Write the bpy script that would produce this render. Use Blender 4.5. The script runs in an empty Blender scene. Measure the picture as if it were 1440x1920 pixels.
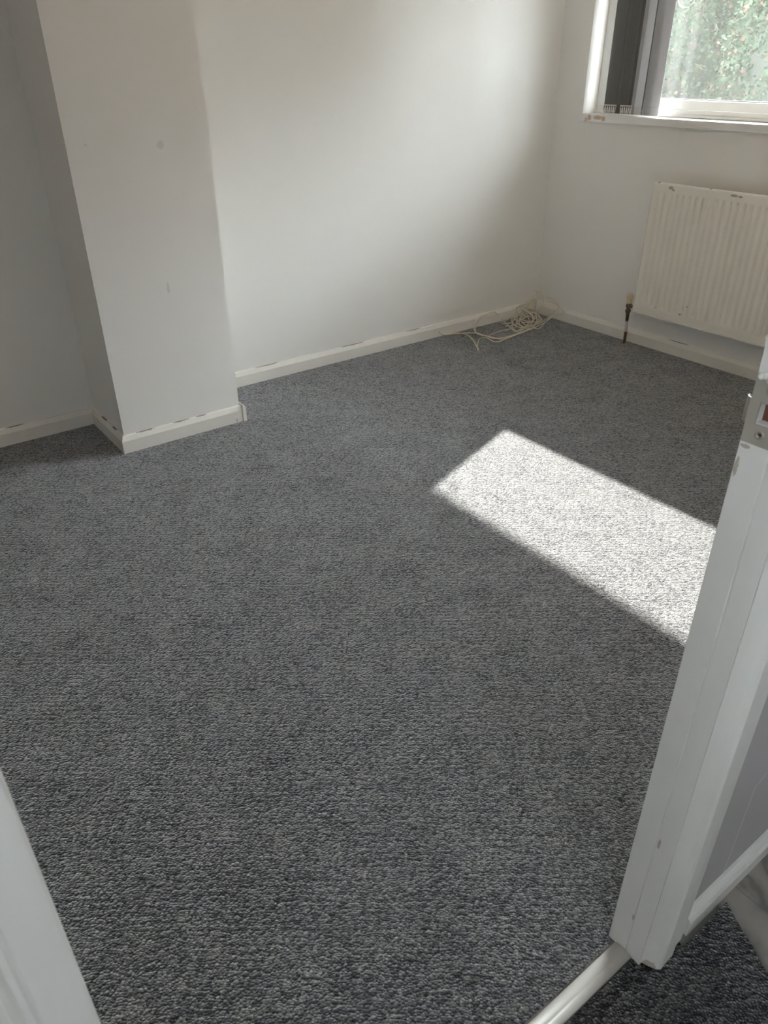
import bpy, bmesh, math, random
from mathutils import Vector, Matrix
random.seed(7)
SC = bpy.context.scene
COL = SC.collection

# ------------------------------------------------------------------ camera
cam_d = bpy.data.cameras.new('camera')
cam = bpy.data.objects.new('camera', cam_d); COL.objects.link(cam)
R_ = ((0.800132, -0.599808, -0.004358), (0.312534, 0.41069, 0.856538), (0.511969, 0.686705, -0.516066))
cam.matrix_world = Matrix(((R_[0][0], R_[1][0], -R_[2][0], -3.4644),
                           (R_[0][1], R_[1][1], -R_[2][1], -3.0989),
                           (R_[0][2], R_[1][2], -R_[2][2], 1.32), (0, 0, 0, 1)))
cam_d.sensor_width = 36; cam_d.sensor_fit = 'AUTO'
cam_d.lens = 36 * 1407.0 / 1920
cam_d.clip_start = .02; cam_d.clip_end = 200
cam_d.dof.use_dof = True; cam_d.dof.focus_distance = 2.6; cam_d.dof.aperture_fstop = 13
SC.camera = cam

# ------------------------------------------------------------------ world, sun, exposure
w = bpy.data.worlds.new('sky'); SC.world = w; w.use_nodes = True
bg = w.node_tree.nodes['Background']
bg.inputs[0].default_value = (0.93, 0.97, 1.0, 1); bg.inputs[1].default_value = 23.5
sun_d = bpy.data.lights.new('sun', 'SUN'); sun_d.energy = 24; sun_d.angle = math.radians(.8)
sun_d.color = (1, .93, .84)
sun = bpy.data.objects.new('sun', sun_d); COL.objects.link(sun)
SD = Vector((-.943, -.333, -.758)).normalized()          # direction the sunlight travels
sun.rotation_euler = SD.to_track_quat('-Z', 'Y').to_euler()
sun.location = (6, 3, 8)
SC.view_settings.view_transform = 'Standard'; SC.view_settings.look = 'None'
SC.view_settings.exposure = 0.95; SC.view_settings.gamma = 1; SC.view_settings.use_curve_mapping = False
SC.cycles.use_denoising = True
SC.cycles.max_bounces = 12; SC.cycles.diffuse_bounces = 8; SC.cycles.transparent_max_bounces = 16
SC.cycles.sample_clamp_indirect = 8
LAMP_W = 5; LANDING_E = 0.5

# ------------------------------------------------------------------ material helpers
def mat(name, col, rough=.6, metal=0., spec=.5, nodes=None):
    m = bpy.data.materials.new(name); m.use_nodes = True
    b = m.node_tree.nodes['Principled BSDF']
    b.inputs['Base Color'].default_value = (*col, 1); b.inputs['Roughness'].default_value = rough
    b.inputs['Metallic'].default_value = metal; b.inputs['Specular IOR Level'].default_value = spec
    if nodes: nodes(m.node_tree, b)
    return m
class NT:
    def __init__(s, nt): s.nt = nt; s.l = nt.links
    def n(s, t, **k):
        x = s.nt.nodes.new(t)
        for a, v in k.items(): setattr(x, a, v)
        return x
    def coord(s): return s.n('ShaderNodeTexCoord').outputs['Object']
    def noise(s, v, scale, detail=3, rough=.55):
        x = s.n('ShaderNodeTexNoise'); x.inputs['Scale'].default_value = scale
        x.inputs['Detail'].default_value = detail; x.inputs['Roughness'].default_value = rough
        s.l.new(v, x.inputs['Vector']); return x.outputs['Fac']
    def math(s, op, a, b=None, clamp=False):
        x = s.n('ShaderNodeMath', operation=op); x.use_clamp = clamp
        for i, q in enumerate((a, b)):
            if q is None: continue
            if isinstance(q, (int, float)): x.inputs[i].default_value = q
            else: s.l.new(q, x.inputs[i])
        return x.outputs[0]
    def ramp(s, f, stops):
        x = s.n('ShaderNodeValToRGB'); e = x.color_ramp.elements
        while len(e) < len(stops): e.new(.5)
        for i, (p, c) in enumerate(stops):
            e[i].position = p; e[i].color = (*c, 1) if len(c) == 3 else c
        s.l.new(f, x.inputs[0]); return x.outputs[0]
    def mix(s, f, a, b, blend='MIX'):
        x = s.n('ShaderNodeMix', data_type='RGBA', blend_type=blend)
        for i, q in ((0, f), (6, a), (7, b)):
            if isinstance(q, (int, float)): x.inputs[i].default_value = q
            elif isinstance(q, tuple): x.inputs[i].default_value = (*q, 1)
            else: s.l.new(q, x.inputs[i])
        return x.outputs[2]
    def bump(s, h, strength, dist, b, prev=None):
        x = s.n('ShaderNodeBump'); x.inputs['Strength'].default_value = strength
        x.inputs['Distance'].default_value = dist
        s.l.new(h, x.inputs['Height'])
        if prev: s.l.new(prev, x.inputs['Normal'])
        s.l.new(x.outputs[0], b.inputs['Normal']); return x.outputs[0]
    def spots(s, co, pts, off=(0, 0, 0)):
        """soft mask of blots: (x,y,z,rx,ry,rz) each, edges broken by noise"""
        nz = s.noise(co, 130, 5, .8); out = None
        for (x, y, z, rx, ry, rz) in pts:
            a = s.n('ShaderNodeVectorMath', operation='SUBTRACT'); s.l.new(co, a.inputs[0]); a.inputs[1].default_value = (x - off[0], y - off[1], z - off[2])
            d = s.n('ShaderNodeVectorMath', operation='DIVIDE'); s.l.new(a.outputs[0], d.inputs[0]); d.inputs[1].default_value = (rx, ry, rz)
            L = s.n('ShaderNodeVectorMath', operation='LENGTH'); s.l.new(d.outputs[0], L.inputs[0])
            v = s.math('SUBTRACT', 1.0, L.outputs['Value'], True)
            out = v if out is None else s.math('MAXIMUM', out, v)
        t = s.math('MULTIPLY', out, s.math('MULTIPLY', s.math('SUBTRACT', nz, .22, True), 3.4))
        return s.math('MULTIPLY', s.math('SUBTRACT', t, .32, True), 9.0, True)

def wall_mat(name, col, spots=None, spotcol=(.25, .23, .21), rough=.75, fac=1.0):
    def f(nt, b):
        T = NT(nt); co = T.coord()
        big = T.noise(co, 1.3, 4, .6)
        c = T.ramp(big, [(.3, tuple(x * .965 for x in col)), (.7, col)])
        if spots:
            c = T.mix(T.math('MULTIPLY', T.spots(co, spots), fac), c, spotcol)
        T.l.new(c, b.inputs['Base Color'])
        h = T.math('ADD', T.noise(co, 260, 3, .6), T.math('MULTIPLY', T.noise(co, 14, 3), 2.5))
        T.bump(h, .16, .0012, b)
    return mat(name, col, rough, nodes=f)
def gloss_mat(name, col, spots=None, spotcol=(.16, .11, .08), rough=.38, off=(0, 0, 0)):
    def f(nt, b):
        T = NT(nt); co = T.coord()
        c = T.ramp(T.noise(co, 6, 4, .6), [(.3, tuple(x * .95 for x in col)), (.7, col)])
        if spots: c = T.mix(T.spots(co, spots, off), c, spotcol)
        T.l.new(c, b.inputs['Base Color'])
        T.bump(T.noise(co, 45, 3, .5), .12, .0015, b)
    return mat(name, col, rough, nodes=f)

CH_D = .359; C1 = 2.186; C2 = 2.685
WALLC = (.86, .85, .83)
M_wall = wall_mat('emulsion_wall', WALLC)
M_chim = wall_mat('chimney_emulsion', WALLC,
                  [(-2.418, -CH_D, .597, .010, .02, .035), (-2.622, -CH_D, 1.088, .008, .02, .008), (-2.368, -CH_D, 1.075, .020, .02, .022)],
                  (.45, .43, .40), fac=.3)
M_ceil = wall_mat('ceiling_paint', (.87, .865, .85))
M_skirt = gloss_mat('skirting_gloss', (.85, .83, .785),
                    [(-2.60, -.363, .0695, .07, .008, .0045), (-2.45, -.363, .0695, .06, .008, .0045), (-2.36, -.363, .0695, .04, .008, .004),
                     (-2.689, -.15, .0695, .008, .05, .005), (-2.689, -.27, .0695, .008, .04, .004), (-2.21, -.375, .012, .003, .01, .012),
                     (-1.35, -.004, .0695, .12, .008, .004), (-.95, -.004, .0695, .08, .008, .004), (-1.85, -.004, .0695, .10, .008, .0035), (-.004, -1.0, .0695, .008, .10, .003),
                     (-3.0, -.004, .0695, .06, .008, .0045)], (.22, .18, .15))
M_frame = gloss_mat('door_frame_gloss', (.74, .735, .72),
                    [(-2.7066, -2.768, .10, .004, .003, .012), (-2.7066, -2.775, .30, .004, .004, .02),
                     (-2.7066, -2.743, .957, .004, .009, .004), (-2.7066, -2.765, 1.035, .004, .012, .006), (-2.7066, -2.739, .93, .004, .004, .02), (-2.672, -2.826, .014, .016, .02, .012), (-2.700, -2.812, .016, .012, .02, .018), (-2.645, -2.826, .013, .012, .02, .006)], (.42, .37, .32), .42, (-2.7066, -2.734, 0))
M_upvc = gloss_mat('window_frame_white', (.86, .86, .85), None, rough=.3)
M_sill = gloss_mat('window_sill_gloss', (.85, .84, .83),
                   [(-.018, -.255, 1.062, .008, .020, .022), (-.018, -.235, 1.052, .008, .012, .016), (-.018, -.310, 1.064, .008, .045, .016), (-.018, -.345, 1.060, .008, .022, .018), (-.018, -.225, 1.043, .008, .008, .006),
                    (-.018, -.60, 1.040, .008, .03, .004), (-.018, -.85, 1.041, .008, .06, .005), (-.018, -.93, 1.041, .008, .02, .005)], (.55, .42, .33), .3, (.12, -1.1, 1.05))
M_rad = gloss_mat('radiator_enamel', (.86, .83, .765),
                  [(-.08, -.845, .795, .01, .022, .012), (-.08, -.86, .787, .01, .012, .010), (-.08, -1.17, .797, .01, .03, .010), (-.08, -1.20, .795, .01, .016, .008),
                   (-.075, -.775, .812, .012, .014, .006), (-.075, -1.05, .812, .012, .012, .006),
                   (-.08, -1.02, .232, .01, .010, .008), (-.08, -1.03, .262, .01, .005, .018), (-.08, -.88, .234, .01, .008, .005),
                   (-.08, -1.05, .275, .01, .004, .006)], (.36, .31, .27), .36, (-.08, -1.3835, .187))
M_valvecap = mat('aged_plastic', (.62, .52, .33), .5)
M_brass = mat('dull_brass', (.16, .12, .09), .5, .5)
M_pipepaint = gloss_mat('pipe_paint', (.68, .63, .60))
M_bare = mat('bare_pipe', (.10, .065, .05), .55, .3)

# carpet -------------------------------------------------------------
def carpet_mat(name, tint=1.0, blue=1.0):
    def f(nt, b):
        T = NT(nt); co = T.coord()
        mp = T.n('ShaderNodeMapping'); T.l.new(co, mp.inputs[0])
        mp.inputs['Rotation'].default_value = (0, 0, math.radians(36.8))
        v = mp.outputs[0]
        # slight wander of the tufted rows
        wn = T.n('ShaderNodeTexNoise'); wn.inputs['Scale'].default_value = 22; wn.inputs['Detail'].default_value = 2; T.l.new(v, wn.inputs['Vector'])
        ws = T.n('ShaderNodeVectorMath', operation='SCALE'); ws.inputs['Scale'].default_value = .010; T.l.new(wn.outputs['Color'], ws.inputs[0])
        va = T.n('ShaderNodeVectorMath', operation='ADD'); T.l.new(v, va.inputs[0]); T.l.new(ws.outputs[0], va.inputs[1])
        m2 = T.n('ShaderNodeMapping'); T.l.new(va.outputs[0], m2.inputs[0]); m2.inputs['Scale'].default_value = (.84, 1.0, .6)
        vo = T.n('ShaderNodeTexVoronoi'); vo.inputs['Scale'].default_value = 230; vo.inputs['Randomness'].default_value = .85
        T.l.new(m2.outputs[0], vo.inputs['Vector'])
        sep = T.n('ShaderNodeSeparateColor'); T.l.new(vo.outputs['Color'], sep.inputs[0])
        nbig = T.noise(v, 9, 4, .65)
        val = T.math('ADD', T.math('MULTIPLY', sep.outputs[0], .75), T.math('MULTIPLY', nbig, .45))
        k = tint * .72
        c = T.ramp(val, [(.12, (.014 * k, .015 * k, .018 * k)), (.42, (.042 * k, .042 * k, .050 * k)), (.62, (.095 * k, .093 * k, .092 * k)),
                         (.85, (.25 * k, .24 * k, .222 * k)), (1.0, (.55 * k, .53 * k, .49 * k))])
        # fine fibre colour inside each loop
        fib = T.noise(v, 900, 2, .6)
        c = T.mix(T.math('MULTIPLY', fib, .5), c, (.07 * k, .07 * k, .08 * k * blue))
        bl = T.math('MULTIPLY', T.math('SUBTRACT', sep.outputs[1], .8, True), 2.2)
        c = T.mix(bl, c, (.045 * k, .045 * k, .085 * k))
        T.l.new(c, b.inputs['Base Color'])
        T.l.new(T.math('ADD', T.math('MULTIPLY', val, 1.8), -.04, True), b.inputs['Sheen Weight']); b.inputs['Sheen Roughness'].default_value = .46 if tint > .9 else .3
        b.inputs['Sheen Tint'].default_value = (.92, .96, 1, 1)
        # relief: rounded loops plus rows
        sx = T.n('ShaderNodeSeparateXYZ'); T.l.new(va.outputs[0], sx.inputs[0])
        row = T.math('SINE', T.math('MULTIPLY', sx.outputs[1], 2 * math.pi / .0135))
        loop = T.math('SUBTRACT', 1.0, T.math('MULTIPLY', vo.outputs['Distance'], 1.5))
        h = T.math('ADD', loop, T.math('MULTIPLY', row, .14))
        h = T.math('ADD', h, T.math('MULTIPLY', fib, .35))
        T.bump(h, 1.0, .0042, b)
    return mat(name, (.07, .07, .07), .95, spec=.15, nodes=f)
M_carpet = carpet_mat('loop_pile_carpet')
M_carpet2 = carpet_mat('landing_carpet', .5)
M_under = mat('carpet_backing', (.10, .09, .07), .95)

def vinyl(nt, b):
    T = NT(nt); co = T.coord()
    wn = T.n('ShaderNodeTexNoise'); wn.inputs['Scale'].default_value = 7; wn.inputs['Detail'].default_value = 5; T.l.new(co, wn.inputs['Vector'])
    wv = T.n('ShaderNodeTexWave'); wv.inputs['Scale'].default_value = 3.2; wv.inputs['Distortion'].default_value = 14; wv.inputs['Detail'].default_value = 4
    wv.inputs['Detail Scale'].default_value = 1.6; T.l.new(co, wv.inputs['Vector'])
    c = T.ramp(wv.outputs['Fac'], [(.0, (.09, .085, .085)), (.14, (.18, .17, .16)), (.5, (.24, .23, .215)), (1, (.29, .275, .255))])
    c = T.mix(T.math('MULTIPLY', wn.outputs['Fac'], .5), c, (.20, .185, .17))
    # tile joints
    sx = T.n('ShaderNodeSeparateXYZ'); T.l.new(co, sx.inputs[0])
    j = T.math('LESS_THAN', T.math('ABSOLUTE', T.math('SUBTRACT', T.math('FRACT', T.math('DIVIDE', T.math('ADD', sx.outputs[0], 2.444), .30)), 0.0)), .006)
    c = T.mix(j, c, (.12, .115, .11))
    T.l.new(c, b.inputs['Base Color'])
M_vinyl = mat('marbled_vinyl', (.22, .21, .2), .35, nodes=vinyl)
M_paper = wall_mat('grey_wallpaper', (.43, .415, .43))
M_line = mat('silver_print', (.62, .61, .58), .35, .2)
def strip(nt, b):
    T = NT(nt); co = T.coord()
    mp = T.n('ShaderNodeMapping'); T.l.new(co, mp.inputs[0]); mp.inputs['Scale'].default_value = (14, 50, 20)
    n = T.noise(mp.outputs[0], 4, 4, .7)
    T.l.new(T.ramp(n, [(.2, (.64, .61, .56)), (.75, (.70, .68, .64))]), b.inputs['Base Color'])
    T.l.new(T.math('ADD', T.math('MULTIPLY', n, .2), .32), b.inputs['Roughness'])
M_strip = mat('worn_threshold_metal', (.6, .55, .48), .3, .12, nodes=strip)
_b = M_strip.node_tree.nodes['Principled BSDF']; _b.inputs['Coat Weight'].default_value = .4; _b.inputs['Coat Roughness'].default_value = .10
M_steel = mat('aged_nickel', (.40, .375, .33), .45, .45)
M_wood = mat('bare_wood_mortice', (.10, .035, .02), .7)
M_dark = mat('dark_recess', (.012, .01, .009), .9)
M_cable = mat('cream_cable_sheath', (.74, .69, .57), .45)
M_chain = mat('bead_chain', (.72, .70, .66), .35, .25)
M_white_pl = mat('white_plastic', (.85, .85, .84), .4)

def fabric(name, col, trans, tc):
    m = bpy.data.materials.new(name); m.use_nodes = True; nt = m.node_tree; T = NT(nt)
    for n in list(nt.nodes): nt.nodes.remove(n)
    out = T.n('ShaderNodeOutputMaterial'); d = T.n('ShaderNodeBsdfDiffuse'); t = T.n('ShaderNodeBsdfTranslucent'); mx = T.n('ShaderNodeMixShader')
    co = T.coord(); mp = T.n('ShaderNodeMapping'); T.l.new(co, mp.inputs[0]); mp.inputs['Scale'].default_value = (900, 900, 900)
    n = T.noise(mp.outputs[0], 1, 1)
    T.l.new(T.ramp(n, [(.3, tuple(x * .88 for x in col)), (.7, col)]), d.inputs[0]); t.inputs[0].default_value = (*tc, 1)
    mx.inputs[0].default_value = trans
    T.l.new(d.outputs[0], mx.inputs[1]); T.l.new(t.outputs[0], mx.inputs[2]); T.l.new(mx.outputs[0], out.inputs[0])
    return m
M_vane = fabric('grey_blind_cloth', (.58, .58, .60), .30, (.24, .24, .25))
M_vane_shade = fabric('shaded_blind_cloth', (.17, .17, .16), .2, (.12, .12, .12))  # same cloth as the grey vanes, with backlit shade put into its colour

def glass():
    m = bpy.data.materials.new('window_glass'); m.use_nodes = True; nt = m.node_tree; T = NT(nt)
    for n in list(nt.nodes): nt.nodes.remove(n)
    out = T.n('ShaderNodeOutputMaterial'); tr = T.n('ShaderNodeBsdfTransparent'); gl = T.n('ShaderNodeBsdfGlossy'); gl.inputs['Roughness'].default_value = .02
    df = T.n('ShaderNodeBsdfTranslucent'); df.inputs[0].default_value = (.8, .8, .8, 1)
    tr.inputs[0].default_value = (.93, .95, .95, 1)
    fr = T.n('ShaderNodeFresnel'); fr.inputs[0].default_value = 1.45
    m1 = T.n('ShaderNodeMixShader'); m1.inputs[0].default_value = .010
    T.l.new(tr.outputs[0], m1.inputs[1]); T.l.new(df.outputs[0], m1.inputs[2])
    m2 = T.n('ShaderNodeMixShader'); T.l.new(T.math('MULTIPLY', fr.outputs[0], .6), m2.inputs[0])
    T.l.new(m1.outputs[0], m2.inputs[1]); T.l.new(gl.outputs[0], m2.inputs[2]); T.l.new(m2.outputs[0], out.inputs[0])
    return m
M_glass = glass()
def leafmat(name, a, b_, tr):
    m = bpy.data.materials.new(name); m.use_nodes = True; nt = m.node_tree; T = NT(nt)
    for n in list(nt.nodes): nt.nodes.remove(n)
    out = T.n('ShaderNodeOutputMaterial'); d = T.n('ShaderNodeBsdfPrincipled'); d.inputs['Roughness'].default_value = .8; d.inputs['Specular IOR Level'].default_value = .15
    t = T.n('ShaderNodeBsdfTranslucent'); mx = T.n('ShaderNodeMixShader'); mx.inputs[0].default_value = tr
    g = T.n('ShaderNodeNewGeometry')
    c = T.ramp(g.outputs['Random Per Island'], [(0, a), (.9, b_), (.97, (.06, .032, .024))])
    T.l.new(c, d.inputs['Base Color']); T.l.new(c, t.inputs[0])
    T.l.new(d.outputs[0], mx.inputs[1]); T.l.new(t.outputs[0], mx.inputs[2]); T.l.new(mx.outputs[0], out.inputs[0])
    return m
def emis(name, col, s):
    m = bpy.data.materials.new(name); m.use_nodes = True
    b = m.node_tree.nodes['Principled BSDF']; b.inputs['Emission Color'].default_value = (*col, 1); b.inputs['Emission Strength'].default_value = s
    return m

# ------------------------------------------------------------------ mesh helpers
def link(name, me, m, parent=None, smooth=False):
    o = bpy.data.objects.new(name, me); COL.objects.link(o)
    if m is not None: me.materials.append(m)
    if parent: o.parent = parent
    if smooth:
        for p in me.polygons: p.use_smooth = True
    return o
def from_bm(name, bm, m, parent=None, smooth=False, bevel=0):
    if bevel:
        bmesh.ops.bevel(bm, geom=[e for e in bm.edges if e.calc_face_angle(0) > .5], offset=bevel, segments=2, affect='EDGES', profile=.5)
    bmesh.ops.recalc_face_normals(bm, faces=bm.faces)
    me = bpy.data.meshes.new(name); bm.to_mesh(me); bm.free()
    return link(name, me, m, parent, smooth)
def box(bm, a, b):
    x0, y0, z0 = a; x1, y1, z1 = b
    v = [bm.verts.new(p) for p in ((x0, y0, z0), (x1, y0, z0), (x1, y1, z0), (x0, y1, z0), (x0, y0, z1), (x1, y0, z1), (x1, y1, z1), (x0, y1, z1))]
    for f in ((0, 3, 2, 1), (4, 5, 6, 7), (0, 1, 5, 4), (1, 2, 6, 5), (2, 3, 7, 6), (3, 0, 4, 7)): bm.faces.new([v[i] for i in f])
def prism(bm, pts, z0, z1):
    a = [bm.verts.new((x, y, z0)) for x, y in pts]; b = [bm.verts.new((x, y, z1)) for x, y in pts]
    n = len(pts)
    bm.faces.new(a[::-1]); bm.faces.new(b)
    for i in range(n): bm.faces.new((a[i], a[(i + 1) % n], b[(i + 1) % n], b[i]))
def sweep(bm, prof, P0, P1, out, m0=0., m1=0.):
    """profile (depth, height) swept from P0 to P1 along a wall; out = unit direction away from the wall; m0/m1: mitre shift per depth"""
    P0 = Vector(P0); P1 = Vector(P1); out = Vector(out); d = (P1 - P0).normalized()
    A = [bm.verts.new(P0 + out * a + d * (m0 * a) + Vector((0, 0, h))) for a, h in prof]
    B = [bm.verts.new(P1 + out * a + d * (m1 * a) + Vector((0, 0, h))) for a, h in prof]
    n = len(prof)
    for i in range(n): bm.faces.new((A[i], A[(i + 1) % n], B[(i + 1) % n], B[i]))
    bm.faces.new(A); bm.faces.new(B[::-1])
def cyl(bm, p0, p1, r0, r1=None, seg=20):
    r1 = r0 if r1 is None else r1
    p0 = Vector(p0); p1 = Vector(p1); q = (p1 - p0).to_track_quat('Z', 'Y')
    rings = []
    for p, r in ((p0, r0), (p1, r1)):
        rings.append([bm.verts.new(p + q @ Vector((r * math.cos(2 * math.pi * i / seg), r * math.sin(2 * math.pi * i / seg), 0))) for i in range(seg)])
    for i in range(seg): bm.faces.new((rings[0][i], rings[0][(i + 1) % seg], rings[1][(i + 1) % seg], rings[1][i]))
    bm.faces.new(rings[0][::-1]); bm.faces.new(rings[1])
def lathe(bm, c, prof, seg=24, axis='Z'):
    c = Vector(c); rings = []
    for r, h in prof:
        ring = []
        for i in range(seg):
            a = 2 * math.pi * i / seg
            v = Vector((r * math.cos(a), r * math.sin(a), h))
            if axis == 'X': v = Vector((h, v.x, v.y))
            ring.append(bm.verts.new(c + v))
        rings.append(ring)
    for k in range(len(rings) - 1):
        for i in range(seg): bm.faces.new((rings[k][i], rings[k][(i + 1) % seg], rings[k + 1][(i + 1) % seg], rings[k + 1][i]))
    bm.faces.new(rings[0][::-1]); bm.faces.new(rings[-1])
def smooth_path(pts, sub=10):
    P = [Vector(p) for p in pts]; P = [P[0] * 2 - P[1]] + P + [P[-1] * 2 - P[-2]]; out = []
    for i in range(1, len(P) - 2):
        a, b, c, d = P[i - 1:i + 3]
        for k in range(sub):
            t = k / sub
            out.append(.5 * ((2 * b) + (c - a) * t + (2 * a - 5 * b + 4 * c - d) * t * t + (3 * b - a - 3 * c + d) * t ** 3))
    out.append(P[-2]); return out
def tube(bm, pts, r, seg=8, sub=10, zmin=None):
    path = smooth_path(pts, sub) if sub > 1 else [Vector(p) for p in pts]
    if zmin is not None:
        for p in path: p.z = max(p.z, zmin)
    prev = None; nrm = Vector((0, 0, 1))
    for i, p in enumerate(path):
        t = (path[min(i + 1, len(path) - 1)] - path[max(i - 1, 0)])
        if t.length < 1e-7: continue
        t.normalize()
        nn = nrm - t * nrm.dot(t)
        if nn.length < 1e-3: nn = t.orthogonal()
        nrm = nn.normalized(); bn = t.cross(nrm)
        ring = [bm.verts.new(p + r * (math.cos(2 * math.pi * k / seg) * nrm + math.sin(2 * math.pi * k / seg) * bn)) for k in range(seg)]
        if prev:
            for k in range(seg): bm.faces.new((prev[k], prev[(k + 1) % seg], ring[(k + 1) % seg], ring[k]))
        else: bm.faces.new(ring[::-1])
        prev = ring
    bm.faces.new(prev)
def tag(o, label, cat=None, group=None, kind=None):
    o['label'] = label
    if cat: o['category'] = cat
    if group: o['group'] = group
    if kind: o['kind'] = kind
    return o
def struct(o, label): return tag(o, label, None, None, 'structure')
def empty(name, loc):
    o = bpy.data.objects.new(name, None); COL.objects.link(o); o.location = loc; o.empty_display_size = .05; return o
def shift(bm, c):
    bmesh.ops.translate(bm, verts=bm.verts, vec=-Vector(c)); return bm

# ------------------------------------------------------------------ room shell
H = 2.35; XL = -4.3; YF = -2.734; YL = -2.80          # YF room face, YL landing face of the door wall
XJ = -2.7066; XK = -3.466                              # door opening
ZH = 2.0                                               # door head
WY0 = -.192; WY1 = -2.02; WZ0 = 1.05; WZ1 = 2.02      # window opening
WT = .30

bm = bmesh.new(); box(bm, (XL - .1, YF - .012, -.06), (0, 0.0, 0))
struct(from_bm('floor', bm, M_carpet), 'dark grey flecked loop pile carpet covering the room')
bm = bmesh.new(); box(bm, (XL - .1, 0, -.06), (0, .12, H)); struct(from_bm('wall_back', bm, M_wall), 'white painted back wall with soft window light')
bm = bmesh.new()
box(bm, (0, WY0, -.06), (WT, .12, H)); box(bm, (0, WY1, -.06), (WT, WY0, WZ0)); box(bm, (0, WY1, WZ1), (WT, WY0, H)); box(bm, (0, YL, -.06), (WT, WY1, H))
struct(from_bm('wall_right', bm, M_wall), 'white painted window wall above the radiator')
bm = bmesh.new(); box(bm, (XL - .1, YF, -.06), (XL, 0, H)); struct(from_bm('wall_left', bm, M_wall), 'white painted left wall out of view')
bm = bmesh.new(); box(bm, (XL - .1, -4.5, H), (WT, .12, H + .1)); struct(from_bm('ceiling', bm, M_ceil), 'white flat ceiling')
# door wall: painted room face, papered landing face
bm = bmesh.new()
for (a, b) in (((XJ + .03, YL + .004), (0, YF)), ((XL, YL + .004), (XK - .03, YF))): box(bm, (a[0], a[1], -.06), (b[0], b[1], H))
box(bm, (XK - .03, YL + .004, ZH + .03), (XJ + .03, YF, H))
struct(from_bm('wall_front', bm, M_wall), 'thin white partition wall holding the doorway')
bm = bmesh.new()
box(bm, (XJ + .03, YL, -.012), (0, YL + .004, H)); box(bm, (XL, YL, -.012), (XK - .03, YL + .004, H)); box(bm, (XK - .03, YL, ZH + .03), (XJ + .03, YL + .004, H))
wl = struct(from_bm('wall_landing', bm, M_paper), 'grey papered landing side of the door wall')
bm = bmesh.new()                                       # thin silver line printed on the paper, a lattice of stretched hexagons
def ln(x0, z0, x1, z1, wd=.0022):
    d = Vector((x1 - x0, z1 - z0)).normalized() * wd / 2; nx, nz = -d.y, d.x
    bm.faces.new([bm.verts.new((x, YL - .0004, z)) for x, z in ((x0 + nx, z0 + nz), (x1 + nx, z1 + nz), (x1 - nx, z1 - nz), (x0 - nx, z0 - nz))])
for k in range(8):
    xa = -2.474 + k * .26
    for r in range(3):
        z0 = -.02 + r * .74
        ln(xa, z0, xa, z0 + .30)
        ln(xa, z0 + .30, xa + .13, z0 + .37); ln(xa, z0 + .30, xa - .13 if k else xa - .001, z0 + .37 if k else z0 + .3005)
        ln(xa + .13, z0 + .37, xa + .13, z0 + .67)
        ln(xa + .13, z0 + .67, xa + .26, z0 + .74); ln(xa + .13, z0 + .67, xa, z0 + .74)
from_bm('printed_line', bm, M_line, wl)

# landing shell (mostly behind the camera)
bm = bmesh.new(); box(bm, (XL, -4.5, -.06), (-1.0, YF - .012, -.002)); struct(from_bm('floor_landing', bm, M_vinyl), 'grey marbled vinyl floor on the landing')
bm = bmesh.new(); box(bm, (XL - .1, -4.6, -.06), (-.9, -4.5, H)); box(bm, (-1.0, -4.5, -.06), (-.9, YL, H)); box(bm, (XL - .1, -4.5, -.06), (XL, YF, 1.2)); box(bm, (XL - .1, -4.5, 1.85), (XL, YF, H)); box(bm, (XL - .1, -4.5, 1.2), (XL, -4.38, 1.85)); box(bm, (XL - .1, -3.85, 1.2), (XL, YF, 1.85))
struct(from_bm('wall_landing_far', bm, M_wall), 'plain landing walls behind the doorway')

w2 = empty('window_2_fill', (XL - .05, -4.115, 1.2)); struct(w2, 'unseen small white landing window placed to light the door frame')  # unseen opening, placed and sized to bring daylight onto the door frame
bm = bmesh.new(); V2 = Vector((XL - .05, -4.115, 1.2))
for a, b in (((-4.38, 1.2), (-4.34, 1.85)), ((-3.89, 1.2), (-3.85, 1.85)), ((-4.34, 1.2), (-3.89, 1.24)), ((-4.34, 1.81), (-3.89, 1.85))): box(bm, (XL - .075, a[0], a[1]), (XL - .03, b[0], b[1]))
shift(bm, V2); from_bm('outer_frame', bm, M_upvc, w2)
bm = bmesh.new(); box(bm, (XL - .055, -4.338, 1.242), (XL - .050, -3.892, 1.808)); shift(bm, V2); from_bm('pane', bm, M_glass, w2)
# chimney breast
bm = bmesh.new(); box(bm, (-C2, -CH_D, -.05), (-C1, .01, H)); struct(from_bm('wall_chimney', bm, M_chim, bevel=.004), 'white painted chimney breast standing out from the back wall')

# skirting boards: chamfer topped profile
BH = .070; BT = .016
PR = [(0, -.005), (BT, -.005), (BT, BH - .020), (BT - .002, BH - .015), (.008, BH - .001), (.004, BH), (0, BH)]
def skirt(name, label, P0, P1, out, m0=0, m1=0, prof=PR, m=M_skirt):
    bm = bmesh.new(); sweep(bm, prof, P0, P1, out, m0, m1)
    return struct(from_bm(name, bm, m), label)
skirt('baseboard_back', 'white chamfered skirting board along the back wall', (-C1, 0, 0), (0, 0, 0), (0, -1, 0), 0, -1)
skirt('baseboard_right', 'white chamfered skirting board under the radiator', (0, 0, 0), (0, YF, 0), (-1, 0, 0), 1, 0)
skirt('baseboard_left_recess', 'white skirting board in the recess left of the chimney breast', (XL, 0, 0), (-C2, 0, 0), (0, -1, 0), 0, -1)
skirt('baseboard_chimney_side', 'shaded skirting board on the left side of the chimney breast', (-C2, 0, 0), (-C2, -CH_D, 0), (-1, 0, 0), 1, 1)
skirt('baseboard_chimney', 'white skirting board across the front of the chimney breast', (-C2, -CH_D, 0), (-C1 + .004, -CH_D, 0), (0, -1, 0), -1, 0)
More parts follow.
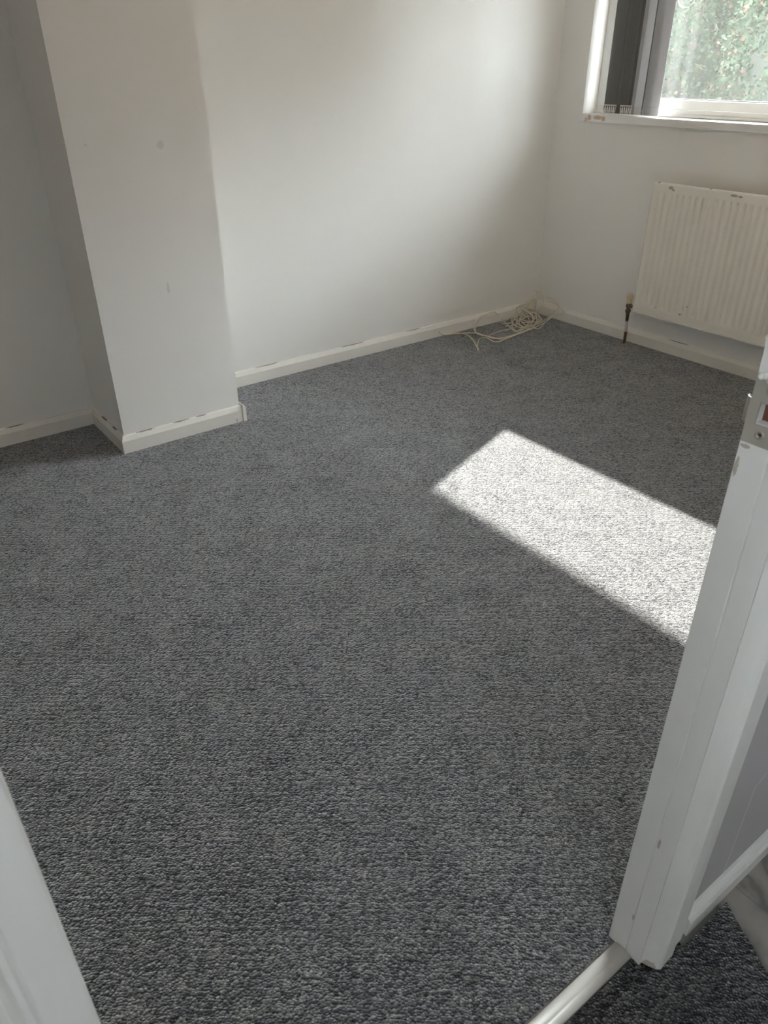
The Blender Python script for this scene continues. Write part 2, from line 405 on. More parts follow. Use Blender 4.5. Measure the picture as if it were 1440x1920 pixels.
skirt('baseboard_chimney_return', 'short skirting return with an open joint at the chimney corner', (-C1 + .0085, -CH_D - .020, 0), (-C1 + .0085, -.02, 0), (1, 0, 0), 0, 0,
      [(0, -.005), (.013, -.005), (.013, .058), (.010, .068), (.004, .074), (-.002, .073), (-.002, -.005)])
skirt('baseboard_front', 'skirting board on the room side of the door wall', (-2.62, YF, 0), (0, YF, 0), (0, 1, 0), 0, 0)
PL = [(0, -.004), (.018, -.004), (.018, .034), (.014, .041), (.005, .046), (0, .046)]
skirt('baseboard_landing', 'pale grey skirting board on the landing right of the door frame', (-2.597, YL, 0), (-1.0, YL, 0), (0, -1, 0), 0, 0, PL, M_frame)

# ------------------------------------------------------------------ door frame
door = empty('door_1', (XJ, YF, 0)); struct(door, 'white painted open doorway frame without a visible door leaf')
L0 = Vector((XJ, YF, 0))
def dpart(name, bm, m, bevel=0, smooth=False, parent=None):
    shift(bm, L0); return from_bm(name, bm, m, door, smooth, bevel)
bm = bmesh.new(); JX = XJ + .0315; HZ0, HZ1 = .9865, 1.0095
prism(bm, [(XJ, YF - .002), (XJ, -2.7475), (JX, -2.7475), (JX, YF - .002)], .001, ZH + .03)
prism(bm, [(XJ, -2.766), (XJ, -2.7695), (XJ + .0015, -2.7705), (XJ + .0015, -2.7715), (XJ, -2.7725), (XJ, -2.7995), (JX, -2.7995), (JX, -2.766)], .001, ZH + .03)
box(bm, (XJ, -2.766, .001), (JX, -2.7475, HZ0)); box(bm, (XJ, -2.766, HZ1), (JX, -2.7475, ZH + .03))
jr = dpart('jamb', bm, M_frame); jr['label'] = 'right jamb lining with the latch keep'
bm = bmesh.new(); prism(bm, [(XK, YF - .002), (XK, -2.7995), (XK - .0315, -2.7995), (XK - .0315, YF - .002)], .001, ZH + .03)
dpart('jamb', bm, M_frame, .001)
bm = bmesh.new(); box(bm, (XK, -2.7995, ZH), (XJ, YF - .002, ZH + .03)); dpart('head_lining', bm, M_frame, .001)
# moulded casing; landing side
def casing(x_in, s, z0, z1):
    # (distance out from the opening, distance proud of the wall)
    pr = [(0, 0), (.003, .008), (.008, .0185), (.0125, .0255), (.0165, .0285), (.050, .0265), (.0545, .0255), (.0575, .0215), (.061, .0205), (.088, .0185), (.093, .014), (.094, 0)]
    b = bmesh.new(); pts = [(x_in + s * a, YL - p) for a, p in pr]
    prism(b, pts, z0, z1); return b
c = dpart('architrave', casing(XJ + .0005, 1, .012, ZH + .09), M_frame); c['label'] = 'moulded architrave on the right of the doorway'
def casing_l(x_in, z0, z1):
    pr = [(0, 0), (0, .024), (.0015, .026), (.023, .026), (.025, .0245), (.028, .019), (.031, .018), (.034, .0205), (.037, .0215), (.040, .019), (.043, .014), (.070, .012), (.072, 0)]
    b = bmesh.new(); prism(b, [(x_in - a, YL - p) for a, p in pr], z0, z1); return b
c = dpart('architrave', casing_l(XK, .002, ZH + .09), M_frame); c['label'] = 'blurred moulded architrave on the left of the doorway'
bm = bmesh.new(); box(bm, (XK, YL - .02, ZH - .005), (XJ + .003, YL, ZH + .09)); dpart('head_architrave', bm, M_frame, .003)
# latch keep
kp = bmesh.new()
X0 = XJ - .0012
def kq(y0, z0, y1, z1): box(kp, (X0, y0, z0), (XJ + .0005, y1, z1))
kq(-2.7475, .962, -2.7365, 1.036); kq(-2.772, .962, -2.766, 1.036); kq(-2.766, .962, -2.7475, .986); kq(-2.766, 1.010, -2.7475, 1.036)
strike = dpart('strike_plate', kp, M_steel); strike['label'] = 'worn metal latch keep with a square hole'
def spart(name, bm, m, smooth=False, bevel=0):
    shift(bm, L0); return from_bm(name, bm, m, strike, smooth, bevel)
bm = bmesh.new()                                       # curled lip on the room edge
lip = [(X0, -2.7475), (X0 - .0004, -2.736), (X0 + .001, -2.7325), (X0 + .004, -2.7300), (X0 + .009, -2.7290), (X0 + .009, -2.7305), (X0 + .005, -2.7315), (XJ + .001, -2.736), (XJ + .0005, -2.7475)]
prism(bm, lip, .984, 1.012); o = spart('lip', bm, M_steel); o['label'] = 'curved lip with old paint on it'
bm = bmesh.new(); box(bm, (XJ + .012, -2.766, .9865), (XJ + .030, -2.7475, 1.0095)); spart('mortice', bm, M_wood)
for z in (.975, 1.024):
    bm = bmesh.new(); lathe(bm, (X0, -2.7555, z), [(.0052, .0002), (.0052, -.0008), (.0040, -.0014), (.0022, -.0008), (.0018, .0)], 18, 'X'); spart('screw', bm, M_steel, True)
bm = bmesh.new()                                       # ragged lump of old paint above the keep
for k in range(5):
    y = -2.741 - k * .005; lathe(bm, (X0 + .0005, y, 1.037 + .002 * math.sin(k * 2.3)), [(.004, .001), (.0038, -.0012), (.002, -.0024)], 10, 'X')
spart('paint_lump', bm, M_frame, True)

# threshold strip
bm = bmesh.new()
pr = [(-.0175, 0), (-.0170, .0035), (-.0130, .0072), (-.0065, .0092), (.0020, .0096), (.0032, .0088), (.0045, .0096), (.0110, .0078), (.0160, .0040), (.0175, 0)]
yc = -2.7675
A = [bm.verts.new((XK + .001, yc - a, h)) for a, h in pr]; B = [bm.verts.new((XJ - .001, yc - a, h)) for a, h in pr]
for i in range(len(pr)): bm.faces.new((A[i], A[(i + 1) % len(pr)], B[(i + 1) % len(pr)], B[i]))
bm.faces.new(A); bm.faces.new(B[::-1])
th = from_bm('trim_threshold', bm, M_strip, None, True); struct(th, 'worn pale metal threshold strip across the doorway floor')

# landing carpet: a strip and a cut piece lying over the vinyl
def slab(name, pts, z0, z1, m, label, cat):
    bm = bmesh.new(); prism(bm, pts, z0, z1)
    c = sum((Vector((x, y, 0)) for x, y in pts), Vector()) / len(pts)
    shift(bm, c); o = from_bm(name, bm, m); o.location = c; tag(o, label, cat); return o
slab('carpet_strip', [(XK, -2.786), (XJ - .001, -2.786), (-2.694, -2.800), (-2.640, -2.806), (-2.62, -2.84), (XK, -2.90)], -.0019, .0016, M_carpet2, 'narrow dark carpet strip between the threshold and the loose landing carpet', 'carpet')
edge = [(-3.60, -2.800), (-2.742, -2.8155), (-2.683, -2.8225), (-2.608, -2.8295), (-2.494, -2.828)]
n = 26; p0 = Vector((-2.494, -2.828)); p1 = Vector((-2.80, -3.42))
for k in range(1, n + 1):
    q = p0.lerp(p1, k / n); edge.append((q.x + random.uniform(-.003, .003), q.y))
edge += [(-3.6, -3.5)]
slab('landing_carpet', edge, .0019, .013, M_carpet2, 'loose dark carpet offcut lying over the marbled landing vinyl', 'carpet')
# grime in the open joint under the right architrave
bm = bmesh.new()
for k in range(120):
    x = XJ + .004 + abs(random.gauss(0, .03)); y = -2.797 - random.random() * .026
    r = random.uniform(.0012, .0035); x = min(x, -2.62)
    lathe(bm, (x, y, .0018), [(r, 0), (r * .7, r * .6), (r * .2, r * .9)], 6)
g = from_bm('debris', bm, M_dark); tag(g, 'dark dust and crumbs in the gap under the right architrave', 'dust', kind='stuff')

# ------------------------------------------------------------------ window
win = empty('window_1', (.12, -1.1, WZ0)); struct(win, 'white framed window with deep bright reveal and painted sill')
W0 = Vector((.12, -1.1, WZ0))
def wpart(name, bm, m, bevel=0, parent=None):
    shift(bm, W0); return from_bm(name, bm, m, parent or win, False, bevel)
bm = bmesh.new()
box(bm, (-.018, WY1 - .0, 1.0425), (.20, WY0 + .0, 1.077))
wpart('sill', bm, M_sill, .0035)
FX0, FX1 = .105, .165
bm = bmesh.new()
box(bm, (FX0, WY1, 1.078), (FX1, WY0, 1.108)); box(bm, (FX0, WY1, WZ1 - .05), (FX1, WY0, WZ1)); box(bm, (FX0, WY0 - .05, 1.108), (FX1, WY0, WZ1 - .05)); box(bm, (FX0, WY1, 1.108), (FX1, WY1 + .05, WZ1 - .05))
wpart('outer_frame', bm, M_upvc, .003)
bm = bmesh.new(); box(bm, (.090, WY1, 1.0785), (FX0 - .0005, WY0, 1.090)); wpart('frame_trim', bm, M_upvc, .002)
MY = -1.86                                             # mullion
for a, b in ((WY0 - .052, MY + .03),):
    bm = bmesh.new()
    x0, x1 = .112, .158
    box(bm, (x0, b, 1.110), (x1, a, 1.150)); box(bm, (x0, b, WZ1 - .092), (x1, a, WZ1 - .052)); box(bm, (x0, a - .045, 1.150), (x1, a, WZ1 - .092)); box(bm, (x0, b, 1.150), (x1, b + .045, WZ1 - .092))
    sash = wpart('sash', bm, M_upvc, .0035)
    bm = bmesh.new(); box(bm, (.131, b + .040, 1.146), (.137, a - .040, WZ1 - .088)); wpart('pane', bm, M_glass, 0, sash)
    bm = bmesh.new()
    for zz in (1.150,): box(bm, (.1235, b + .045, zz), (.1305, a - .045, zz + .0045))
    wpart('gasket', bm, mat('grey_gasket', (.25, .25, .26), .6), 0, sash)
bm = bmesh.new(); box(bm, (FX0, MY - .03, 1.108), (FX1, MY + .028, WZ1 - .05)); wpart('mullion', bm, M_upvc, .003)
bm = bmesh.new(); box(bm, (.131, WY1 + .045, 1.10), (.137, MY - .025, WZ1 - .045)); wpart('pane', bm, M_glass)

# unseen overhang above the window, added to bound the sun patch
bm = bmesh.new(); box(bm, (WT, -5.0, 2.20), (.62, 2.5, 2.32)); box(bm, (.60, -5.0, 2.035), (.62, 2.5, 2.20))
struct(from_bm('trim_sun_stop', bm, M_upvc), 'unseen white eaves board added to bound the sun patch')

# ------------------------------------------------------------------ vertical blind
bl = empty('vertical_blind', (.055, -.28, 1.97))
tag(bl, 'grey vertical blind gathered at the left side of the window', 'blind'); B0 = Vector((.055, -.28, 1.97))
VZ0 = 1.083; VZ1 = 1.955
def vane_mesh(wd, bow=.0):
    bm = bmesh.new(); nx = 8; cols = []
    zs = [(VZ0, 1), (VZ0 + .012, 0), (VZ0 + .035, 0), (VZ0 + .036, 0), (VZ0 + .30, 0), (1.6, 0), (VZ1, 0)]
    for i in range(nx + 1):
        t = i / nx * 2 - 1; col = []
        for z, c in zs:
            wx = t * wd / 2 * (.93 if c else 1)
            col.append((wx, bow * (1 - t * t), z - B0.z))
        cols.append(col)
    th = .0006
    for s in (0, 1):
        vs = [[bm.verts.new((x, y + (th if s else -th) * (2.6 if z - (VZ0 + .035 - B0.z) <= 1e-5 else 1), z)) for x, y, z in col] for col in cols]
        for i in range(nx):
            for k in range(len(zs) - 1):
                q = (vs[i][k], vs[i + 1][k], vs[i + 1][k + 1], vs[i][k + 1]); bm.faces.new(q if s == 0 else q[::-1])
        if s == 0: f0 = vs
    for i in range(nx):
        for k in (0, len(zs) - 1): bm.faces.new((f0[i][k], f0[i + 1][k], vs[i + 1][k], vs[i][k]))
    for k in range(len(zs) - 1):
        for i in (0, nx): bm.faces.new((f0[i][k], f0[i][k + 1], vs[i][k + 1], vs[i][k]))
    return bm
def place_vane(x, y, ang, m, wd, bow, label=None):
    o = from_bm('vane', vane_mesh(wd, bow), m, bl); o.location = (x - B0.x, y - B0.y, 0); o.rotation_euler.z = ang
    if label: o['label'] = label
    # bottom weight
    b = bmesh.new(); box(b, (-wd / 2 * .9, -.0013, VZ0 + .002 - B0.z), (wd / 2 * .9, .0013, VZ0 + .033 - B0.z))
    return o
ND = 14
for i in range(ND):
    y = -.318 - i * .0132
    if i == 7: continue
    place_vane(.055, y, math.radians(78 + random.uniform(-3, 3)), M_vane_shade, .089, .004)
v1 = place_vane(.047, -.503, math.radians(98), M_vane, .089, .004)
v2 = place_vane(.040, -.532, math.radians(-74), M_vane, .089, .009, 'grey vane turned half open')
v3 = place_vane(.030, -.583, math.radians(-87), M_vane, .089, -.007, 'grey vane hanging nearest the clear glass')
# beaded link chains swagging between the bottom weights
bm = bmesh.new()
for i in range(ND - 1):
    y = -.318 - i * .0132
    if i in (6, 7): continue
    for xx, ph in ((.004, 0),):
        tube(bm, [(xx - .002 * (i % 2), y - .0132 * t_ / 6, 1.116 - .029 * math.sin(math.pi * t_ / 6) ** .45) for t_ in range(7)], .0014, 6, 3)
        tube(bm, [(xx - .001, y - .003 - .0132 * t_ / 6 * .6, 1.112 - .020 * math.sin(math.pi * t_ / 6) ** .5) for t_ in range(7)], .0011, 6, 3)
    for zz in (1.118, 1.121): box(bm, (.003, y - .011, zz), (.009, y + .001, zz + .002))
shift(bm, B0); o = from_bm('bead_chain', bm, M_chain, bl); o['label'] = 'silver beaded chain linking the bottom weights'; o['kind'] = 'stuff'
bm = bmesh.new(); box(bm, (.035, WY1 + .02, 1.962), (.075, WY0 - .02, 2.0)); shift(bm, B0); from_bm('headrail', bm, M_white_pl, bl, bevel=.003)
bm = bmesh.new(); tube(bm, [(.028, -.548, 1.112), (.0255, -.5415, 1.108), (.025, -.539, 1.098), (.0255, -.543, 1.086)], .0009, 5, 5)
tube(bm, [(.028, -.550, 1.106), (.0255, -.5445, 1.112), (.026, -.5485, 1.117)], .0014, 5, 4)
shift(bm, B0); from_bm('loose_thread', bm, M_white_pl, bl)
# hanging control cord, its loop just inside the top of the picture
bm = bmesh.new()
pts = [(.06, -.640, 1.96), (.06, -.634, 1.70), (.06, -.622, 1.58), (.06, -.618, 1.545), (.06, -.634, 1.522), (.06, -.662, 1.517), (.06, -.688, 1.524), (.06, -.700, 1.545), (.06, -.690, 1.58), (.06, -.660, 1.62), (.06, -.650, 1.75), (.06, -.648, 1.96)]
tube(bm, pts, .0022, 7, 6); tube(bm, [(.064, y + .004, z + .003) for _, y, z in pts[2:9]], .0020, 7, 6)
shift(bm, B0); o = from_bm('control_cord', bm, M_white_pl, bl); o['label'] = 'white looped control cord'

# ------------------------------------------------------------------ radiator
RY0, RY1 = -.747, -2.02; RZ0, RZ1 = .187, .8133; RX = -.08
rad = empty('radiator', (RX, (RY0 + RY1) / 2, RZ0)); tag(rad, 'white ribbed panel radiator with chipped rusty top edge below the window', 'radiator')
R0 = Vector((RX, (RY0 + RY1) / 2, RZ0))
def rpart(name, bm, m, bevel=0, smooth=False):
    shift(bm, R0); return from_bm(name, bm, m, rad, smooth, bevel)
bm = bmesh.new()
pitch = .0344; ys = [RY0, RY0 - .0012, RY0 - .006]
ribs = []; k = 0
while RY0 - .035 - k * pitch > RY1 + .03: ribs.append(RY0 - .035 - k * pitch); k += 1
y = RY0 - .006
prof_off = [-.0092, -.0078, -.0060, -.0040, -.002, 0, .002, .0040, .0060, .0078, .0092]
for r in ribs:
    for o_ in prof_off[::-1]: ys.append(r + o_)
ys += [RY1 + .006, RY1 + .0012, RY1]
zs = [RZ0, RZ0 + .0012, RZ0 + .006, RZ0 + .038, RZ0 + .042, RZ0 + .047, RZ0 + .054, RZ0 + .065, (RZ0 + RZ1) / 2, RZ1 - .065, RZ1 - .054, RZ1 - .047, RZ1 - .042, RZ1 - .038, RZ1 - .010, RZ1 - .003, RZ1]
def rh(yv, z):
    d = min(abs(yv - r) for r in ribs); a = 0
    if d < .0092: a = .5 * (1 + math.cos(math.pi * d / .0092))
    e = min(z - (RZ0 + .040), (RZ1 - .040) - z); f_ = max(0, min(1, e / .013)); f_ = f_ * f_ * (3 - 2 * f_)
    x = RX + .0095 * a * f_
    m_ = min(RY0 - yv, yv - RY1, z - RZ0)
    if m_ < .001: x += .006
    if z > RZ1 - .004: x += .001 if z < RZ1 - .001 else .004
    return x
g = [[bm.verts.new((rh(yv, z), yv, z)) for z in zs] for yv in ys]
for i in range(len(ys) - 1):
    for j in range(len(zs) - 1): bm.faces.new((g[i][j], g[i + 1][j], g[i + 1][j + 1], g[i][j + 1]))
o = rpart('front_panel', bm, M_rad, 0, True)
bm = bmesh.new(); box(bm, (RX + .0098, RY1 + .0005, RZ0 + .002), (RX + .014, RY0 - .0005, RZ1 - .0005)); rpart('panel_back', bm, M_rad, .002)
bm = bmesh.new()                                       # welded seam bead round the panel
for (a, b) in (((RX - .0012, RY1, RZ0 - .0035), (RX + .008, RY0 + .003, RZ0 + .0005)), ((RX - .0012, RY0, RZ0 - .0035), (RX + .008, RY0 + .0035, RZ1 - .004))): box(bm, a, b)
rpart('edge_seam', bm, M_rad, .001)
bm = bmesh.new(); k = 0
while RY0 - .06 - k * .020 > RY1 + .05:
    yv = RY0 - .06 - k * .020; box(bm, (RX + .0145, yv, RZ0 + .05), (RX + .045, yv + .001, RZ1 - .03)); k += 1
rpart('convector_fins', bm, M_rad)['kind'] = 'stuff'
for yy in (-.95, -1.85):
    bm = bmesh.new(); box(bm, (RX + .0455, yy, RZ0 + .06), (-.0035, yy + .03, RZ1 - .06)); rpart('wall_bracket', bm, M_rad, .001)
vl = empty('radiator_valve', (-.05, -.703, 0)); tag(vl, 'radiator valve with yellowed cap on a partly painted floor pipe', 'valve'); V0 = Vector((-.05, -.703, 0))
def vpart(name, bm, m, smooth=True):
    shift(bm, V0); return from_bm(name, bm, m, vl, smooth)
bm = bmesh.new(); lathe(bm, (-.05, -.697, .212), [(.0125, 0), (.0135, .003), (.0135, .026), (.0165, .029), (.0170, .036), (.0165, .044), (.013, .047)], 26); vpart('cap', bm, M_valvecap, False)
bm = bmesh.new(); lathe(bm, (-.05, -.698, .160), [(.0075, 0), (.0135, .004), (.0145, .016), (.011, .020), (.011, .030), (.0150, .033), (.0150, .045), (.011, .051)], 24)
cyl(bm, (-.05, -.702, .197), (-.068, -.750, .206), .010, .010, 16); vpart('valve_body', bm, M_brass, False)
bm = bmesh.new(); cyl(bm, (-.05, -.7075, -.004), (-.05, -.7055, .062), .0078, .0078, 16); vpart('bare_pipe', bm, M_bare)
bm = bmesh.new(); cyl(bm, (-.05, -.701, .118), (-.05, -.699, .163), .0080, .0105, 16); vpart('bare_pipe', bm, M_bare)
bm = bmesh.new(); cyl(bm, (-.05, -.7055, .062), (-.05, -.701, .118), .0083, .0083, 16); cyl(bm, (-.0455, -.710, -.004), (-.0455, -.709, .058), .0052, .0052, 10); vpart('painted_pipe', bm, M_pipepaint)

# ------------------------------------------------------------------ cables in the corner
CR = .0030
bm = bmesh.new()
for k, pts in enumerate((
    [(-0.783, -0.021, 0.030), (-0.737, -0.020, 0.004), (-0.670, -0.038, 0.004), (-0.642, -0.086, 0.004), (-0.676, -0.181, 0.004), (-0.742, -0.285, 0.004), (-0.770, -0.326, 0.004), (-0.707, -0.250, 0.004), (-0.629, -0.188, 0.004), (-0.594, -0.198, 0.004), (-0.605, -0.266, 0.004), (-0.587, -0.288, 0.004), (-0.508, -0.277, 0.004), (-0.417, -0.260, 0.004), (-0.296, -0.234, 0.004), (-0.180, -0.217, 0.004), (-0.072, -0.197, 0.020), (-0.021, -0.197, 0.054), (-0.021, -0.194, 0.095), (-0.021, -0.147, 0.114), (-0.021, -0.101, 0.109)],
    [(-0.783, -0.021, 0.026), (-0.741, -0.024, 0.004), (-0.677, -0.046, 0.004), (-0.588, -0.096, 0.004), (-0.575, -0.159, 0.004), (-0.573, -0.232, 0.004), (-0.521, -0.253, 0.004), (-0.432, -0.256, 0.004), (-0.355, -0.235, 0.004), (-0.270, -0.190, 0.004), (-0.237, -0.180, 0.030)])):
    tube(bm, [(x, y, z + .0008 * (k % 3)) for x, y, z in pts], CR, 7, 7, CR)
tag(from_bm('paired_cable', bm, M_cable, None, True), 'pair of cream cables running from the skirting hole with a folded end on the carpet', 'cable')
bm = bmesh.new()
for k, pts in enumerate((
    [(-0.363, -0.020, 0.068), (-0.450, -0.021, 0.059), (-0.493, -0.021, 0.029), (-0.539, -0.052, 0.004), (-0.584, -0.121, 0.004), (-0.568, -0.170, 0.004), (-0.558, -0.226, 0.004), (-0.539, -0.271, 0.004), (-0.440, -0.264, 0.004), (-0.355, -0.254, 0.004), (-0.262, -0.238, 0.004), (-0.207, -0.224, 0.004)],
    [(-0.387, -0.021, 0.068), (-0.482, -0.021, 0.054), (-0.535, -0.037, 0.020), (-0.568, -0.084, 0.004), (-0.583, -0.148, 0.004), (-0.564, -0.195, 0.004)],
    [(-0.363, -0.020, 0.068), (-0.293, -0.021, 0.006), (-0.353, -0.140, 0.004), (-0.392, -0.226, 0.004), (-0.336, -0.208, 0.004), (-0.261, -0.182, 0.004), (-0.279, -0.232, 0.040)],
    [(-0.546, -0.176, 0.004), (-0.468, -0.162, 0.004), (-0.358, -0.164, 0.004), (-0.306, -0.148, 0.004), (-0.167, -0.021, 0.004), (-0.146, -0.021, 0.018), (-0.107, -0.021, 0.029)],
    [(-0.337, -0.052, 0.004), (-0.232, -0.021, 0.004), (-0.186, -0.021, 0.015), (-0.171, -0.021, 0.055), (-0.079, -0.020, 0.068), (-0.020, -0.021, 0.070), (-0.020, -0.021, 0.035), (-0.020, -0.021, 0.004), (-0.029, -0.021, 0.004), (-0.214, -0.124, 0.030), (-0.255, -0.101, 0.004)],
    [(-0.345, -0.075, 0.004), (-0.277, -0.084, 0.004), (-0.166, -0.021, 0.018), (-0.181, -0.021, 0.056), (-0.060, -0.008, 0.075), (-0.020, -0.021, 0.083), (-0.020, -0.021, 0.031), (-0.020, -0.021, 0.004), (-0.219, -0.221, 0.040), (-0.267, -0.234, 0.004)],
    [(-0.358, -0.107, 0.004), (-0.299, -0.125, 0.004), (-0.134, -0.021, 0.004), (-0.076, -0.021, 0.024), (-0.020, -0.021, 0.004), (-0.158, -0.197, 0.030), (-0.229, -0.207, 0.004), (-0.296, -0.197, 0.004), (-0.308, -0.168, 0.030), (-0.134, -0.021, 0.004)],
    [(-0.067, -0.021, 0.029), (-0.020, -0.021, 0.004), (-0.166, -0.191, 0.030), (-0.212, -0.191, 0.004), (-0.289, -0.198, 0.020), (-0.278, -0.147, 0.040), (-0.106, -0.021, 0.018)],
    [(-0.077, -0.021, 0.031), (-0.227, -0.199, 0.050), (-0.245, -0.195, 0.004), (-0.326, -0.244, 0.004), (-0.378, -0.258, 0.004)],
    [(-0.186, -0.021, 0.015), (-0.326, -0.132, 0.004), (-0.368, -0.211, 0.004), (-0.288, -0.218, 0.004), (-0.235, -0.259, 0.004), (-0.124, -0.202, 0.004), (-0.050, -0.178, 0.020)])):
    tube(bm, [(x, y, z + .0008 * (k % 3)) for x, y, z in pts], CR, 7, 7, CR)
for k in range(5):                                     # extra turns of the coil, each leaning its own way
    ax = Vector((random.gauss(0, .3), random.gauss(-.15, .3), 1)).normalized(); u_ = ax.orthogonal().normalized(); v_ = ax.cross(u_)
    c_ = Vector((-.225 + random.uniform(-.05, .06), -.135 + random.uniform(-.03, .02), .020 + random.uniform(-.01, .03)))
    ra, rb = random.uniform(.06, .13), random.uniform(.035, .07); a0 = random.uniform(0, 6.28)
    pp = []
    for t_ in range(9):
        q = c_ + u_ * (ra * math.cos(a0 + t_ * .72)) + v_ * (rb * math.sin(a0 + t_ * .72)) + Vector((0, 0, .002 * t_))
        pp.append((min(-.021, q.x), min(-.021, q.y), max(CR, q.z)))
    tube(bm, pp, CR, 7, 6, CR)
tag(from_bm('tangled_cable', bm, M_cable, None, True), 'tangled heap of thin cream cable loops in the room corner', 'cable')
bm = bmesh.new()
for k, pts in enumerate((
    [(-.13, -.05, .030), (-.085, -.026, .060), (-.049, -.022, .084), (-.027, -.026, .116), (-.023, -.046, .136), (-.023, -.072, .131), (-.024, -.088, .104), (-.028, -.084, .062), (-.05, -.06, .02), (-.12, -.11, .006), (-.20, -.18, .010)],
    [(-0.021, -0.104, 0.090), (-0.021, -0.169, 0.090), (-0.021, -0.217, 0.073), (-0.021, -0.244, 0.059), (-0.021, -0.235, 0.043), (-0.021, -0.187, 0.027), (-0.105, -0.208, 0.030), (-0.169, -0.197, 0.004), (-0.267, -0.206, 0.004)])):
    tube(bm, [(x, y, z + .0008 * (k % 3)) for x, y, z in pts], CR, 7, 7, CR)
tag(from_bm('looped_cable', bm, M_cable, None, True), 'cream cable loop leaning up against the corner above the tangle', 'cable')
bm = bmesh.new(); lathe(bm, (-.024, -.026, .118), [(.006, 0), (.0075, .004), (.0075, .018), (.004, .022)], 14)
o = from_bm('cable_plug', bm, M_cable); tag(o, 'small cream plug on the cable end in the corner', 'plug')


# ------------------------------------------------------------------ pendant lamp and added landing fill light
pl = empty('pendant_lamp', (-1.5, -1.74, H)); tag(pl, 'bare warm bulb on a white flex hanging from the room ceiling', 'lamp'); P0 = Vector((-1.5, -1.74, H))
def ppart(name, bm, m, sm=True): shift(bm, P0); return from_bm(name, bm, m, pl, sm)
bm = bmesh.new(); lathe(bm, (-1.5, -1.74, H - .028), [(.02, 0), (.045, .012), (.048, .0275)], 24); ppart('ceiling_rose', bm, M_white_pl)
bm = bmesh.new(); cyl(bm, (-1.5, -1.74, 2.14), (-1.5, -1.74, H - .02), .003); ppart('flex', bm, M_white_pl)
bm = bmesh.new(); lathe(bm, (-1.5, -1.74, 2.09), [(.018, 0), (.019, .03), (.012, .05)], 20); ppart('bulb_holder', bm, M_white_pl)
bm = bmesh.new(); lathe(bm, (-1.5, -1.74, 1.985), [(.003, .03), (.010, .034), (.015, .042), (.016, .052), (.014, .070), (.011, .088), (.010, .106)], 24); ppart('bulb', bm, emis('warm_bulb', (1, .50, .16), 110))
cl = empty('landing_fill_light', (-3.0, -3.75, H)); tag(cl, 'unseen round white fill light added above the landing', 'lamp')  # unseen fill, added to brighten the door frame and landing paper
bm = bmesh.new(); lathe(bm, (0, 0, -.06), [(.12, 0), (.20, .015), (.22, .04)], 32); from_bm('diffuser', bm, emis('landing_fill_glow', (.95, .97, 1), LANDING_E * 8), cl, True)
bm = bmesh.new(); lathe(bm, (0, 0, -.02), [(.23, 0), (.235, .019)], 32); from_bm('base_ring', bm, M_white_pl, cl)

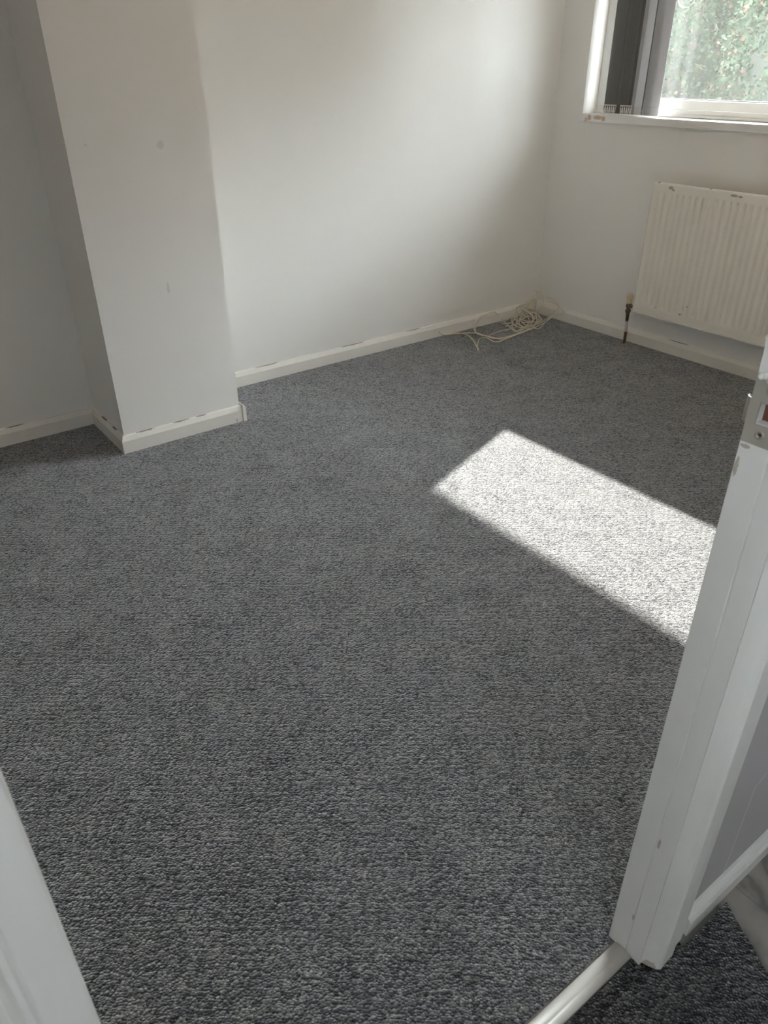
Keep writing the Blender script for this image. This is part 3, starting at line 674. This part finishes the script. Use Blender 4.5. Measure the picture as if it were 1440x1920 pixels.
# ------------------------------------------------------------------ garden outside
bm = bmesh.new(); box(bm, (WT, -16, -1.2), (26, 16, -1.1))
struct(from_bm('ground', bm, mat('lawn_ground', (.05, .06, .035), .9)), 'grass ground outside the window')
def bush(cx, cy, z0, hgt, rad_, n, m, label, leafs=(.03, .07)):
    b = empty('leafy_bush', (cx, cy, z0)); tag(b, label, 'bush', 'bushes outside the window')
    vs = []; fs = []
    for i in range(n):
        u = random.random(); th_ = random.uniform(0, 2 * math.pi); z = hgt * u
        rr = rad_ * (1 - .55 * abs(2 * u - .9) ** 2.2) * (1 - .30 * random.random() ** 2) * (1 + .16 * math.sin(5 * th_ + 9 * u) + .12 * math.sin(13 * th_ - 17 * u))
        p = Vector((rr * math.cos(th_), rr * math.sin(th_), z))
        s = random.uniform(*leafs)
        d = Vector((random.gauss(0, 1), random.gauss(0, 1), random.gauss(-.3, 1))).normalized(); e = d.orthogonal().normalized()
        e = (Matrix.Rotation(random.uniform(0, 6.28), 3, d) @ e) * s * .42; d = d * s
        k = len(vs); vs += [p, p + d * .45 + e, p + d, p + d * .45 - e]; fs.append((k, k + 1, k + 2, k + 3))
    me = bpy.data.meshes.new('foliage'); me.from_pydata([tuple(v) for v in vs], [], fs)
    o = link('foliage', me, m, b); o['kind'] = 'stuff'
    t = bmesh.new()
    for k in range(5):
        a = 2 * math.pi * k / 5; tube(t, [(0, 0, -.05), (.05 * math.cos(a), .05 * math.sin(a), hgt * .3), (rad_ * .5 * math.cos(a), rad_ * .5 * math.sin(a), hgt * .8)], .03, 6, 4)
    from_bm('stem', t, mat('bark', (.12, .08, .05), .9), b, True)
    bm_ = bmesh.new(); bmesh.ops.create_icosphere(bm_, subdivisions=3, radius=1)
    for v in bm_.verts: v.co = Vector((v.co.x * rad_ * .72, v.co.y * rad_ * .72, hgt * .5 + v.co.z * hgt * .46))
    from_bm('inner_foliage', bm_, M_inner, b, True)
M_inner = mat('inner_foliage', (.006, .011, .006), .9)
LG = leafmat('leaf_green', (.006, .014, .006), (.014, .025, .012), .25)
LB = leafmat('leaf_bluegreen', (.010, .020, .016), (.030, .042, .038), .25)
for (x, y, h_, r_, m, lab, lf) in (
        (8.6, 5.6, 3.8, 1.35, LG, 'tall green bush nearest the blind side of the window', (.035, .085)),
        (8.3, 2.85, 3.7, 1.35, LG, 'tall mid green bush behind the centre of the glass', (.035, .085)),
        (10.6, 4.0, 4.6, 1.6, LG, 'tall green bush filling the gap behind two others', (.035, .085)),
        (11.2, 6.9, 5.0, 1.7, LG, 'tall green bush at the back behind the control cord loop', (.05, .10)),
        (12.6, 4.6, 5.2, 1.9, LG, 'tallest green bush at the very back of the garden', (.05, .10)),
        (8.0, .05, 3.6, 1.35, LG, 'tall green bush right of the visible glass', (.035, .085)),
        (9.4, -2.9, 5.8, 1.5, LG, 'unseen tall green bush added well right of the window to block low sky', (.08, .16)),  # this and the next two are unseen, added to darken the low sky
        (9.0, -5.9, 6.2, 1.6, LG, 'unseen tall green bush added at the far right to block low sky', (.08, .16)),
        (8.2, -9.0, 6.0, 1.6, LG, 'unseen tall green bush added at the right corner to block low sky', (.08, .16)),
        (5.9, 3.6, 1.9, .98, LB, 'low pale bluish bush in front of the taller green ones', (.03, .07)),
        (5.7, 1.55, 1.8, .98, LB, 'low pale bush at the foot of the mid green bush', (.03, .07))):
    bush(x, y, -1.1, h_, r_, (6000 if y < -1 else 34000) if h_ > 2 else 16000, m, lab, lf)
